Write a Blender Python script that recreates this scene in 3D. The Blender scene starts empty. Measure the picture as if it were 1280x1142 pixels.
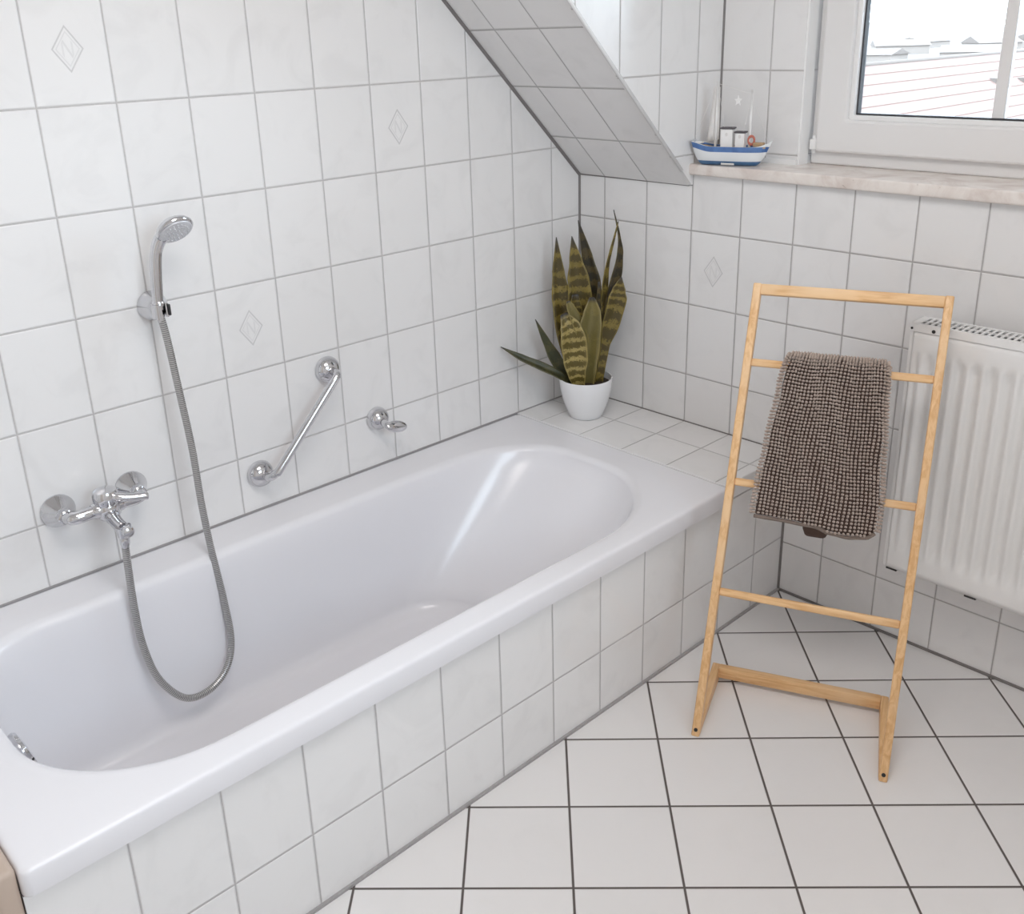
import bpy, bmesh, math, random
from mathutils import Vector, Matrix
random.seed(7)
PI = math.pi
S = bpy.context.scene
COL = S.collection

# ------------------------------------------------------------------ materials
def new_mat(name):
    m = bpy.data.materials.new(name); m.use_nodes = True
    nt = m.node_tree
    for n in list(nt.nodes): nt.nodes.remove(n)
    out = nt.nodes.new('ShaderNodeOutputMaterial')
    b = nt.nodes.new('ShaderNodeBsdfPrincipled')
    nt.links.new(b.outputs[0], out.inputs[0])
    return m, nt, b, out

class NB:
    """small node-graph helper"""
    def __init__(s, nt): s.nt = nt
    def n(s, t, **kw):
        x = s.nt.nodes.new(t)
        for k, v in kw.items(): setattr(x, k, v)
        return x
    def link(s, a, b): s.nt.links.new(a, b)
    def _in(s, sock, v):
        if hasattr(v, 'is_output') or isinstance(v, bpy.types.NodeSocket): s.link(v, sock)
        else: sock.default_value = v
    def math(s, op, a, b=0.0, c=0.0, clamp=False):
        x = s.n('ShaderNodeMath', operation=op); x.use_clamp = clamp
        s._in(x.inputs[0], a); s._in(x.inputs[1], b); s._in(x.inputs[2], c)
        return x.outputs[0]
    def sstep(s, v, lo, hi, a=0.0, b=1.0):
        x = s.n('ShaderNodeMapRange', interpolation_type='SMOOTHSTEP')
        s._in(x.inputs[0], v); x.inputs[1].default_value = lo; x.inputs[2].default_value = hi
        x.inputs[3].default_value = a; x.inputs[4].default_value = b
        return x.outputs[0]
    def mix(s, f, a, b, blend='MIX'):
        x = s.n('ShaderNodeMix', data_type='RGBA', blend_type=blend)
        s._in(x.inputs[0], f)
        for k, v in ((6, a), (7, b)):
            if isinstance(v, tuple): v = (*v, 1.0) if len(v) == 3 else v
            s._in(x.inputs[k], v)
        return x.outputs[2]
    def obj(s): return s.n('ShaderNodeTexCoord').outputs['Object']
    def sep(s, v):
        x = s.n('ShaderNodeSeparateXYZ'); s.link(v, x.inputs[0]); return x.outputs
    def comb(s, a=0.0, b=0.0, c=0.0):
        x = s.n('ShaderNodeCombineXYZ')
        for i, v in enumerate((a, b, c)): s._in(x.inputs[i], v)
        return x.outputs[0]
    def noise(s, v, scale, detail=3.0, rough=0.5, dist=0.0):
        x = s.n('ShaderNodeTexNoise'); s._in(x.inputs['Vector'], v)
        x.inputs['Scale'].default_value = scale; x.inputs['Detail'].default_value = detail
        x.inputs['Roughness'].default_value = rough; x.inputs['Distortion'].default_value = dist
        return x.outputs[0]

def simple(name, col, rough=0.5, metal=0.0, spec=0.5, bump=0.0, bscale=60, mottle=0.0, coat=0.0):
    m, nt, b, out = new_mat(name); g = NB(nt)
    b.inputs['Roughness'].default_value = rough
    b.inputs['Metallic'].default_value = metal
    b.inputs['Specular IOR Level'].default_value = spec
    b.inputs['Coat Weight'].default_value = coat
    c = (*col, 1.0)
    co = g.obj()
    nz = g.noise(co, 7.0, 4.0)
    k = mottle
    dark = tuple(x * (1 - k) for x in col)
    g.link(g.mix(nz, dark, tuple(min(1, x * (1 + k * .5)) for x in col)), b.inputs['Base Color'])
    if bump > 0:
        bp = g.n('ShaderNodeBump'); bp.inputs['Strength'].default_value = 1.0
        bp.inputs['Distance'].default_value = bump
        g.link(g.noise(co, bscale, 4.0), bp.inputs['Height'])
        g.link(bp.outputs[0], b.inputs['Normal'])
    return m

def tile_mat(name, ua, va, w, h, u0, v0, grout=0.003, c1=(.80, .79, .785), c2=(.68, .67, .665),
             gcol=(.50, .48, .475), rot=0.0, deco=(), rough=0.16, marble=1.0, bumpd=0.0012):
    m, nt, b, out = new_mat(name); g = NB(nt)
    co = g.obj()
    if rot:
        mp = g.n('ShaderNodeVectorRotate', rotation_type='Z_AXIS'); g.link(co, mp.inputs['Vector'])
        mp.inputs['Angle'].default_value = rot; vec = mp.outputs[0]
    else: vec = co
    xyz = g.sep(vec)
    u = g.math('DIVIDE', g.math('SUBTRACT', xyz['XYZ'.index(ua)], u0), w)
    v = g.math('DIVIDE', g.math('SUBTRACT', xyz['XYZ'.index(va)], v0), h)
    fu, fv = g.math('FRACT', u), g.math('FRACT', v)
    du = g.math('MULTIPLY', g.math('MINIMUM', fu, g.math('SUBTRACT', 1.0, fu)), w)
    dv = g.math('MULTIPLY', g.math('MINIMUM', fv, g.math('SUBTRACT', 1.0, fv)), h)
    d = g.math('MINIMUM', du, dv)
    mask = g.sstep(d, grout * .35, grout * .62)
    wn = g.n('ShaderNodeTexWhiteNoise', noise_dimensions='2D')
    g.link(g.comb(g.math('FLOOR', u), g.math('FLOOR', v)), wn.inputs['Vector'])
    off = g.n('ShaderNodeVectorMath', operation='MULTIPLY_ADD')
    g.link(wn.outputs['Color'], off.inputs[0]); off.inputs[1].default_value = (9, 9, 9); g.link(vec, off.inputs[2])
    nz = g.noise(off.outputs[0], 8.0, 4.0, .55, 1.2)
    f = g.sstep(nz, .47, .72)
    f = g.math('MULTIPLY', f, marble * .30)
    tint = g.math('MULTIPLY_ADD', wn.outputs['Value'], .035, .965)
    col = g.mix(f, c1, c2)
    col = g.mix(1.0, col, g.comb(tint, tint, tint), 'MULTIPLY')
    hgt = g.sstep(d, grout * .3, grout * .5 + .0022)
    for (cu, cv) in deco:
        a = g.math('DIVIDE', g.math('ABSOLUTE', g.math('SUBTRACT', xyz['XYZ'.index(ua)], cu)), .0300)
        c = g.math('DIVIDE', g.math('ABSOLUTE', g.math('SUBTRACT', xyz['XYZ'.index(va)], cv)), .0420)
        r = g.math('ADD', a, c)
        ring = g.sstep(g.math('ABSOLUTE', g.math('SUBTRACT', r, .95)), .035, .075, 1.0, 0.0)
        ring2 = g.sstep(g.math('ABSOLUTE', g.math('SUBTRACT', r, .72)), .02, .06, .45, 0.0)
        # faint fold marks inside the diamond
        su = g.math('SUBTRACT', xyz['XYZ'.index(ua)], cu); sv = g.math('SUBTRACT', xyz['XYZ'.index(va)], cv)
        diag = g.math('ABSOLUTE', g.math('ADD', g.math('MULTIPLY', su, 1.9), sv))
        st = g.math('MULTIPLY', g.sstep(diag, .002, .006, .5, 0.0), g.math('LESS_THAN', r, .62))
        st2 = g.math('MULTIPLY', g.sstep(g.math('ABSOLUTE', g.math('SUBTRACT', g.math('ABSOLUTE', su), .009)), .0008, .0026, .4, 0.0), g.math('LESS_THAN', r, .6))
        k = g.math('MAXIMUM', g.math('MAXIMUM', ring, ring2), g.math('MAXIMUM', st, st2))
        col = g.mix(g.math('MULTIPLY', k, .8), col, (.56, .55, .55))
        hgt = g.math('SUBTRACT', hgt, g.math('MULTIPLY', k, .35))
    gn = g.noise(co, 220.0, 2.0)
    gc = g.mix(gn, tuple(x * .88 for x in gcol), tuple(x * 1.1 for x in gcol))
    g.link(g.mix(mask, gc, col), b.inputs['Base Color'])
    g.link(g.math('MULTIPLY_ADD', mask, rough - .75, .75), b.inputs['Roughness'])
    b.inputs['Specular IOR Level'].default_value = .5
    bp = g.n('ShaderNodeBump'); bp.inputs['Strength'].default_value = 1.0
    bp.inputs['Distance'].default_value = bumpd
    wav = g.math('MULTIPLY', g.noise(off.outputs[0], 14.0, 2.0), .25)
    g.link(g.math('ADD', hgt, wav), bp.inputs['Height'])
    g.link(bp.outputs[0], b.inputs['Normal'])
    return m

U = 0.1515; H = 0.2020
YO = -0.7623 * U; XO = 0.6353 * U; ZR = 0.957
DECO_L = [(YO - 8.5 * U, ZR + 2.5 * H), (YO - 3.5 * U, ZR + 1.5 * H), (YO - 6.5 * U, ZR - .5 * H)]
M = {}
M['tile_left'] = tile_mat('tile_left', 'Y', 'Z', U, H, YO, ZR, deco=DECO_L)
M['tile_win'] = tile_mat('tile_win', 'X', 'Z', U, H, XO, ZR, deco=[(XO + 2.5 * U, ZR - .5 * H)], gcol=(.42, .40, .395))
M['tile_apron'] = tile_mat('tile_apron', 'Y', 'Z', U, H, -9.8562 * U, 0.1628, gcol=(.46, .44, .44))
M['tile_cheek'] = tile_mat('tile_cheek', 'Y', 'Z', U, H, .006, 1.3585)
M['tile_dormer'] = tile_mat('tile_dormer', 'X', 'Z', U, H, .545, 1.3585)
M['tile_slope'] = tile_mat('tile_slope', 'X', 'Y', U, H * math.cos(math.radians(44.2)), XO, -.119, gcol=(.42, .41, .40))
M['tile_ledge'] = tile_mat('tile_ledge', 'X', 'Y', U, U, XO, -.125, gcol=(.42, .41, .40), grout=.0026)
M['tile_floor'] = tile_mat('tile_floor', 'X', 'Y', .20207, .20207, 0, 0, grout=.0048, c1=(.78, .765, .76), c2=(.72, .71, .70),
                           gcol=(.105, .088, .082), rot=-.7887, rough=.28, marble=.6, bumpd=.0008)
M['plaster'] = simple('plaster', (.88, .87, .86), .85, bump=.0006, bscale=150, mottle=.03)
M['enamel'] = simple('enamel', (.785, .778, .805), .19, mottle=.0, coat=.0)
M['white_lacquer'] = simple('white_lacquer', (.80, .795, .79), .28, mottle=.01)
M['upvc'] = simple('upvc', (.80, .79, .785), .3, mottle=.01)
M['chrome'] = simple('chrome', (.66, .66, .68), .06, metal=1.0)
M['chrome_brushed'] = simple('chrome_brushed', (.62, .61, .60), .24, metal=1.0, mottle=.08)
M['nozzle'] = simple('nozzle', (.62, .62, .64), .4, metal=.3, mottle=.05)
M['black_plastic'] = simple('black_plastic', (.02, .02, .022), .4)
M['gasket'] = simple('gasket', (.05, .05, .055), .6)
M['sealant'] = simple('sealant', (.20, .185, .18), .6, mottle=.06)
M['sealant_light'] = simple('sealant_light', (.36, .345, .345), .55, mottle=.06)
M['pot'] = simple('pot', (.80, .80, .81), .22, mottle=.01)
M['soil'] = simple('soil', (.045, .03, .015), .95, bump=.006, bscale=90, mottle=.5)
M['door_paint'] = simple('door_paint', (.74, .68, .62), .5, mottle=.15)
M['trim_white'] = simple('trim_white', (.86, .855, .85), .2)
M['beige_board'] = simple('beige_board', (.50, .40, .33), .5, mottle=.12)

def wood_mat(name='pine', sc=(60, 60, 5), turn=0.0):
    m, nt, b, out = new_mat(name); g = NB(nt)
    co = g.obj()
    vr = g.n('ShaderNodeVectorRotate', rotation_type='Z_AXIS'); g.link(co, vr.inputs['Vector']); vr.inputs['Angle'].default_value = turn
    mp = g.n('ShaderNodeMapping'); g.link(vr.outputs[0], mp.inputs[0]); mp.inputs['Scale'].default_value = sc
    n1 = g.noise(mp.outputs[0], 1.6, 5.0, .6, 1.0)
    n2 = g.noise(co, 9.0, 2.0)
    c = g.mix(g.sstep(n1, .35, .68), (.80, .52, .27), (.64, .36, .155))
    c = g.mix(g.sstep(n2, .45, .8), c, (.80, .55, .32))
    g.link(c, b.inputs['Base Color']); b.inputs['Roughness'].default_value = .42
    return m
M['pine'] = wood_mat()
M['pine_rail'] = wood_mat('pine_rail', (5, 60, 60), -math.radians(23.36))
M['pine_foot'] = wood_mat('pine_foot', (60, 5, 60), -math.radians(23.36))

def marble_mat():
    m, nt, b, out = new_mat('marble_sill'); g = NB(nt)
    co = g.obj()
    n1 = g.noise(co, 9.0, 6.0, .6, 1.5); n2 = g.noise(co, 26.0, 5.0, .65, 2.0)
    c = g.mix(g.sstep(n1, .38, .70), (.80, .745, .70), (.66, .575, .53))
    c = g.mix(g.math('MULTIPLY', g.sstep(n2, .66, .74), .6), c, (.36, .29, .25))
    g.link(c, b.inputs['Base Color']); b.inputs['Roughness'].default_value = .22
    return m
M['marble'] = marble_mat()

def glass_mat():
    m, nt, b, out = new_mat('window_glass'); g = NB(nt)
    nt.nodes.remove(b)
    t = g.n('ShaderNodeBsdfTransparent'); t.inputs[0].default_value = (.96, .97, .97, 1)
    gl = g.n('ShaderNodeBsdfGlossy'); gl.inputs['Roughness'].default_value = .02
    fr = g.n('ShaderNodeFresnel'); fr.inputs[0].default_value = 1.45
    mx = g.n('ShaderNodeMixShader')
    g.link(fr.outputs[0], mx.inputs[0]); g.link(t.outputs[0], mx.inputs[1]); g.link(gl.outputs[0], mx.inputs[2])
    g.link(mx.outputs[0], out.inputs[0])
    return m
M['glass'] = glass_mat()

def hose_mat():
    m, nt, b, out = new_mat('spiral_hose'); g = NB(nt)
    uv = g.n('ShaderNodeTexCoord').outputs['UV']; s = g.sep(uv)
    f = g.math('SINE', g.math('MULTIPLY', s[1], 2 * PI))
    k = g.sstep(f, -.4, .5)
    g.link(g.mix(k, (.30, .29, .285), (.62, .61, .60)), b.inputs['Base Color'])
    b.inputs['Metallic'].default_value = .85; b.inputs['Roughness'].default_value = .3
    bp = g.n('ShaderNodeBump'); bp.inputs['Distance'].default_value = .0012; bp.inputs['Strength'].default_value = .8
    g.link(k, bp.inputs['Height']); g.link(bp.outputs[0], b.inputs['Normal'])
    return m
M['hose'] = hose_mat()

def leaf_mat(name, dark, light, edge, amount, scale=26.0):
    m, nt, b, out = new_mat(name); g = NB(nt)
    uv = g.n('ShaderNodeTexCoord').outputs['UV']; s = g.sep(uv)
    co = g.obj()
    wob = g.noise(co, 45.0, 4.0, .6, .8)
    ph = g.math('MULTIPLY_ADD', s[1], scale, g.math('MULTIPLY', wob, 7.0))
    band = g.math('SINE', ph)
    n2 = g.noise(co, 210.0, 5.0, .7)
    band = g.math('ADD', band, g.math('MULTIPLY', g.math('SUBTRACT', n2, .5), 5.0))
    f = g.math('MULTIPLY', g.sstep(band, -.15, .75), amount)
    big = g.noise(co, 14.0, 2.0)
    c = g.mix(f, dark, light)
    c = g.mix(g.sstep(big, .3, .75, 0.0, .45), c, dark)
    e = g.sstep(g.math('ABSOLUTE', g.math('SUBTRACT', s[0], .5)), .43, .49)
    c = g.mix(g.math('MULTIPLY', e, .7), c, edge)
    tip = g.sstep(s[1], .90, .99)
    c = g.mix(tip, c, (.05, .045, .04))
    g.link(c, b.inputs['Base Color']); b.inputs['Roughness'].default_value = .38
    return m
M['leaf_olive'] = leaf_mat('leaf_olive', (.070, .052, .012), (.27, .20, .045), (.26, .20, .045), .85, 62.0)
M['leaf_dark'] = leaf_mat('leaf_dark', (.030, .024, .012), (.13, .095, .030), (.13, .10, .035), .6, 60.0)  # dark leaf colours; on the back leaf they stand in for shade
M['leaf_pale'] = leaf_mat('leaf_pale', (.105, .078, .015), (.43, .34, .12), (.36, .28, .09), .95, 58.0)
M['leaf_plain'] = leaf_mat('leaf_plain', (.15, .125, .038), (.24, .19, .055), (.28, .22, .07), .5, 12.0)
M['leaf_green'] = leaf_mat('leaf_green', (.040, .042, .016), (.11, .10, .035), (.14, .12, .05), .5)

def pile_mat():
    m, nt, b, out = new_mat('chenille_pile'); g = NB(nt)
    co = g.obj(); n1 = g.noise(co, 16.0, 3.0); n2 = g.noise(co, 900.0, 2.0)
    c = g.mix(n1, (.39, .305, .255), (.52, .43, .37))
    c = g.mix(g.math('MULTIPLY', n2, .4), c, (.26, .195, .16))
    g.link(c, b.inputs['Base Color']); b.inputs['Roughness'].default_value = .95
    b.inputs['Sheen Weight'].default_value = .25
    return m
M['pile'] = pile_mat()
M['mat_backing'] = simple('mat_backing', (.115, .076, .062), .95, bump=.001, bscale=300, mottle=.2)
M['mat_hem'] = simple('mat_hem', (.20, .155, .13), .9, bump=.001, bscale=300, mottle=.2)

def roof_mat():
    m, nt, b, out = new_mat('clay_roof'); g = NB(nt)
    co = g.obj(); n1 = g.noise(co, 1.3, 4.0); n2 = g.noise(co, 9.0, 3.0)
    c = g.mix(n1, (.134, .080, .065), (.146, .088, .071)); c = g.mix(g.math('MULTIPLY', n2, .5), c, (.124, .094, .082))
    g.link(c, b.inputs['Base Color']); b.inputs['Roughness'].default_value = .8
    return m
M['roof'] = roof_mat()
M['render_wall'] = simple('render_wall', (.215, .187, .168), .9, mottle=.05)
M['far_field'] = simple('far_field', (.125, .108, .098), .95, mottle=.12)
M['far_roof'] = simple('far_roof', (.135, .114, .102), .9, mottle=.1)

# ------------------------------------------------------------------ mesh helpers
def link(name, bm, mats, parent=None, smooth=False, loc=None, angle=None):
    me = bpy.data.meshes.new(name); bm.normal_update(); bm.to_mesh(me); bm.free()
    if not isinstance(mats, (list, tuple)): mats = [mats]
    for mm in mats: me.materials.append(M[mm] if isinstance(mm, str) else mm)
    if smooth:
        for p in me.polygons: p.use_smooth = True
        if angle is not None: me.set_sharp_from_angle(angle=math.radians(angle))
    o = bpy.data.objects.new(name, me); COL.objects.link(o)
    if parent is not None: o.parent = parent
    if loc is not None: o.location = loc
    return o

def empty(name, label, cat, loc=(0, 0, 0), rz=0.0, group=None):
    o = bpy.data.objects.new(name, None); COL.objects.link(o)
    o.location = loc; o.rotation_euler = (0, 0, rz); o.empty_display_size = .05
    tag(o, label, cat, group); return o
def tag(o, label, cat, group=None):
    o['label'] = label; o['category'] = cat
    if group: o['group'] = group
def struct(name, bm, mats, parent=None, rz=0.0, **kw):
    o = link(name, bm, mats, parent, **kw)
    if parent is None: o['kind'] = 'structure'
    o.rotation_euler = (0, 0, rz); return o

def box(bm, x0, x1, y0, y1, z0, z1, mi=0):
    vs = [bm.verts.new((x, y, z)) for z in (z0, z1) for y in (y0, y1) for x in (x0, x1)]
    for f in ((0, 2, 3, 1), (4, 5, 7, 6), (0, 1, 5, 4), (2, 6, 7, 3), (0, 4, 6, 2), (1, 3, 7, 5)):
        bm.faces.new([vs[i] for i in f]).material_index = mi
    return vs
def bevel(bm, w, seg=2):
    bmesh.ops.bevel(bm, geom=list(bm.edges), offset=w, segments=seg, profile=.5, affect='EDGES', clamp_overlap=True)
def bbox(x0, x1, y0, y1, z0, z1, bw=.002, seg=2):
    bm = bmesh.new(); box(bm, x0, x1, y0, y1, z0, z1)
    if bw: bevel(bm, bw, seg)
    return bm
def prism_yz(bm, poly, x0, x1):
    """poly: list of (y,z), extruded along X"""
    a = [bm.verts.new((x0, y, z)) for y, z in poly]; b = [bm.verts.new((x1, y, z)) for y, z in poly]
    bm.faces.new(a); bm.faces.new(b[::-1])
    n = len(poly)
    for i in range(n): bm.faces.new((a[i], b[i], b[(i + 1) % n], a[(i + 1) % n]))
    bmesh.ops.recalc_face_normals(bm, faces=bm.faces)
def rings(bm, rs, cap0=True, cap1=True, mi=0):
    """skin a list of equal-length point rings"""
    V = [[bm.verts.new(p) for p in r] for r in rs]
    n = len(V[0])
    for a, b in zip(V, V[1:]):
        for i in range(n):
            bm.faces.new((a[i], a[(i + 1) % n], b[(i + 1) % n], b[i])).material_index = mi
    if cap0: bm.faces.new(V[0][::-1]).material_index = mi
    if cap1: bm.faces.new(V[-1]).material_index = mi
    return V
def frame_of(d):
    d = Vector(d).normalized(); up = Vector((0, 0, 1)) if abs(d.z) < .9 else Vector((1, 0, 0))
    a = d.cross(up).normalized(); return a, a.cross(d).normalized(), d
def lathe(bm, o, d, prof, seg=32, cap0=True, cap1=True, mi=0):
    """prof: list of (distance along d, radius)"""
    o = Vector(o); a, b, d = frame_of(d)
    rs = [[o + d * t + (a * math.cos(2 * PI * i / seg) + b * math.sin(2 * PI * i / seg)) * max(r, 1e-5) for i in range(seg)] for t, r in prof]
    rings(bm, rs, cap0, cap1, mi)
    bmesh.ops.recalc_face_normals(bm, faces=bm.faces)
def catmull(P, n):
    P = [Vector(p) for p in P]; Q = [P[0] * 2 - P[1]] + P + [P[-1] * 2 - P[-2]]
    out = []
    for i in range(1, len(Q) - 2):
        for k in range(n):
            t = k / n; a, b, c, d = Q[i - 1], Q[i], Q[i + 1], Q[i + 2]
            out.append(.5 * ((2 * b) + (c - a) * t + (2 * a - 5 * b + 4 * c - d) * t * t + (3 * b - a - 3 * c + d) * t ** 3))
    out.append(P[-1]); return out
def tube(bm, pts, r, seg=16, uvstep=None, cap=True):
    """tube along pts with parallel-transported frames; r number or list"""
    pts = [Vector(p) for p in pts]; n = len(pts)
    T = [(pts[min(i + 1, n - 1)] - pts[max(i - 1, 0)]).normalized() for i in range(n)]
    a, b, _ = frame_of(T[0]); rs = []
    for i in range(n):
        a = (a - T[i] * a.dot(T[i])).normalized(); b = T[i].cross(a)
        rr = r[i] if isinstance(r, (list, tuple)) else r
        rs.append([pts[i] + (a * math.cos(2 * PI * k / seg) + b * math.sin(2 * PI * k / seg)) * rr for k in range(seg)])
    V = rings(bm, rs, cap, cap)
    if uvstep:
        uv = bm.loops.layers.uv.verify(); L = [0.0]
        for p, q in zip(pts, pts[1:]): L.append(L[-1] + (q - p).length)
        idx = {}
        for i, ring in enumerate(V):
            for k, v in enumerate(ring): idx[v] = (k / seg, L[i] / uvstep)
        for f in bm.faces:
            for l in f.loops: l[uv].uv = idx.get(l.vert, (0, 0))
    bmesh.ops.recalc_face_normals(bm, faces=bm.faces)
def bar(bm, p, q, w, h, up=(0, 0, 1)):
    """rectangular bar from p to q, w sideways, h along up"""
    p, q = Vector(p), Vector(q); d = (q - p).normalized(); s = d.cross(Vector(up)).normalized(); u = s.cross(d).normalized()
    rs = [[c + s * (i * w / 2) + u * (j * h / 2) for i, j in ((-1, -1), (1, -1), (1, 1), (-1, 1))] for c in (p, q)]
    rings(bm, rs); bmesh.ops.recalc_face_normals(bm, faces=bm.faces)
def ellipsoid(bm, c, ax, ay, az, seg=20, rng=12):
    c, ax, ay, az = map(Vector, (c, ax, ay, az)); rs = []
    for j in range(1, rng):
        t = PI * j / rng
        rs.append([c + az * -math.cos(t) + (ax * math.cos(2 * PI * i / seg) + ay * math.sin(2 * PI * i / seg)) * math.sin(t) for i in range(seg)])
    V = rings(bm, rs, False, False)
    a = bm.verts.new(c - az); b = bm.verts.new(c + az)
    for i in range(seg):
        bm.faces.new((a, V[0][(i + 1) % seg], V[0][i])); bm.faces.new((b, V[-1][i], V[-1][(i + 1) % seg]))
    bmesh.ops.recalc_face_normals(bm, faces=bm.faces)

# ------------------------------------------------------------------ the room
XR, YB, ZC = 2.75, -3.10, 2.40          # far right wall, wall behind the camera, ceiling
RW = .0077                              # the window wall is turned by this much
SK = .971                               # pitch of the roof slope
ZK = 1.0755                             # slope meets the knee wall here
YS = -(ZC - ZK) / SK                    # slope meets the ceiling here
XC = .400                               # dormer cheek
XD = 1.85                               # other dormer cheek
RIM = .4117

bm = bmesh.new(); box(bm, -.1, XR + .1, YB - .1, .32, -.1, 0)
fl = struct('floor', bm, 'tile_floor')
# lattice origin of the diagonal floor tiles: shift object so the pattern starts at a joint crossing
def shift_origin(o, p):
    o.data.transform(Matrix.Translation(-Vector(p))); o.location = p
shift_origin(fl, (5.8335 * U, -.9517 * U, 0))

bm = bmesh.new(); prism_yz(bm, [(.0, -.0), (YB, -.0), (YB, ZC), (YS, ZC), (0, ZK)], -.1, 0)
struct('wall_left', bm, 'tile_left')
bm = bmesh.new(); box(bm, XC, XR, 0, .32, 0, 1.104); box(bm, 0, XC, 0, .32, 0, ZK)
struct('wall_window', bm, 'tile_win', rz=RW)
# dormer wall round the window opening
WX0, WX1, WZ0, WZ1, YD = .637, 1.515, 1.134, 2.25, .105
bm = bmesh.new()
box(bm, XC, WX0, YD, .32, 1.104, ZC); box(bm, WX1, XD, YD, .32, 1.104, ZC); box(bm, WX0, WX1, YD, .32, WZ1, ZC)
struct('wall_dormer', bm, 'tile_dormer', rz=RW)
bm = bmesh.new(); prism_yz(bm, [(.001, ZK), (.30, ZK), (.30, ZC), (YS, ZC)], 0, XC - .012)
struct('ceiling_slope', bm, 'tile_slope')
bm = bmesh.new(); prism_yz(bm, [(-.003, ZK + .003), (.30, ZK + .003), (.30, ZC), (YS - .003, ZC)], XC - .012, XC)
struct('wall_cheek', bm, 'tile_cheek')
bm = bmesh.new(); prism_yz(bm, [(.001, ZK), (.30, ZK), (.30, ZC), (YS, ZC)], XD, XR)
struct('ceiling_slope_right', bm, 'plaster')
bm = bmesh.new(); box(bm, -.1, XR + .1, YB - .1, .32, ZC, ZC + .1)
struct('ceiling', bm, 'plaster')
W2 = (-2.10, -1.00, 1.15, 2.25)          # unseen window, added in the right-hand wall to light the room
bm = bmesh.new(); box(bm, XR, XR + .2, YB - .1, W2[0], 0, ZC); box(bm, XR, XR + .2, W2[1], .32, 0, ZC)
box(bm, XR, XR + .2, W2[0], W2[1], 0, W2[2]); box(bm, XR, XR + .2, W2[0], W2[1], W2[3], ZC)
struct('wall_right', bm, 'plaster')
bm = bmesh.new(); box(bm, 0, XR, YB - .1, YB, 0, ZC)
struct('wall_back', bm, 'plaster')
bm = bmesh.new()
for x0, x1, z0, z1, y in ((.9, 1.8, .0, 2.05, .02), (1.0, 1.32, .15, .9, .03), (1.38, 1.7, .15, .9, .03), (1.0, 1.32, 1.05, 1.9, .03), (1.38, 1.7, 1.05, 1.9, .03)):
    box(bm, x0, x1, YB, YB + y, z0, z1)
struct('added_door', bm, 'door_paint')  # unseen door added for chrome reflections, pale to bounce light low

# bath surround: front panel and the tiled ledge at the far end
XP = .735
bm = bmesh.new(); box(bm, XP - .012, XP, -1.945, .012, 0, .3638)
box(bm, XP - .012, XP, -.277, .012, .3638, .3660, 0)
struct('wall_bath_front', bm, 'tile_apron')
bm = bmesh.new(); box(bm, 0, XP, -.274, .012, .366, RIM)
bevel(bm, .003, 2)
struct('wall_bath_ledge', bm, 'tile_ledge')

# joints of silicone and the rounded white edge on the cheek
def trim(i, p, q, w, h, mat, up=(0, 0, 1)):
    b = bmesh.new(); bar(b, p, q, w, h, up); struct('trim_%d' % i, b, mat)
trim(1, (0, .0, RIM), (0, .0, ZK), .007, .007, 'sealant', (1, 1, 0))
trim(2, (0, .0, ZK), (0, YS, ZC), .010, .010, 'sealant', (1, 0, 1))
trim(3, (.0, .0, ZK), (XC - .012, .003, ZK), .0035, .0035, 'sealant')
trim(4, (0, -1.95, RIM), (0, 0, RIM), .005, .005, 'sealant_light')
trim(5, (0, .0, RIM), (XP, .0057, RIM), .005, .005, 'sealant')
trim(6, (XP + .001, -1.945, .0), (XP + .001, .004, .0), .010, .011, 'sealant_light')
trim(7, (XP, .006, .0), (XR, .021, .0), .010, .012, 'sealant')
trim(8, (XP, .0055, .0), (XP, .0055, RIM), .007, .007, 'sealant', (1, 1, 0))
trim(9, (.0, -.2748, RIM - .0012), (XP - .004, -.2748, RIM - .0012), .0022, .003, 'trim_white')
trim(10, (XC, YD + .003, 1.134), (XC, YD + .003, ZC), .006, .006, 'sealant', (1, 1, 0))
b = bmesh.new(); tube(b, [(XC - .002, -y, ZK + SK * y + .001) for y in (.045, .6, -YS)], .0045, 12)
struct('trim_11', b, 'trim_white', smooth=True)
b = bmesh.new(); bar(b, (WX0 + .002, YD + .022, WZ0), (WX0 + .002, YD + .022, WZ1), .006, .040, (0, 1, 0))
struct('trim_12', b, 'trim_white', rz=RW)

# ------------------------------------------------------------------ window
win = bpy.data.objects.new('window_1', None); COL.objects.link(win); win['kind'] = 'structure'; win.rotation_euler = (0, 0, RW)
def ringframe(x0, x1, z0, z1, t, y0, y1, bw=.004):
    b = bmesh.new()
    o = [(x0, z0), (x1, z0), (x1, z1), (x0, z1)]
    i = [(x0 + t, z0 + t), (x1 - t, z0 + t), (x1 - t, z1 - t), (x0 + t, z1 - t)]
    V = {}
    for key, pts in (('o', o), ('i', i)):
        for yy, y in (('f', y0), ('b', y1)): V[key + yy] = [b.verts.new((x, y, z)) for x, z in pts]
    for k in range(4):
        j = (k + 1) % 4
        b.faces.new((V['of'][k], V['of'][j], V['if'][j], V['if'][k])); b.faces.new((V['ob'][k], V['ib'][k], V['ib'][j], V['ob'][j]))
        b.faces.new((V['of'][k], V['ob'][k], V['ob'][j], V['of'][j])); b.faces.new((V['if'][k], V['if'][j], V['ib'][j], V['ib'][k]))
    bmesh.ops.recalc_face_normals(b, faces=b.faces)
    if bw: bevel(b, bw, 2)
    return b
SX0, SX1, SZ0, SZ1 = .664, 1.490, 1.166, 2.218
link('window_frame', ringframe(WX0 + .008, WX1 - .006, WZ0, WZ1, .060, .156, .225), 'upvc', win)
link('sash', ringframe(SX0, SX1, SZ0, SZ1, .078, .138, .205, .006), 'upvc', win)
link('glazing_bead', ringframe(SX0 + .0775, SX1 - .0775, SZ0 + .0775, SZ1 - .0775, .012, .150, .180, .002), 'trim_white', win)
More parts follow.
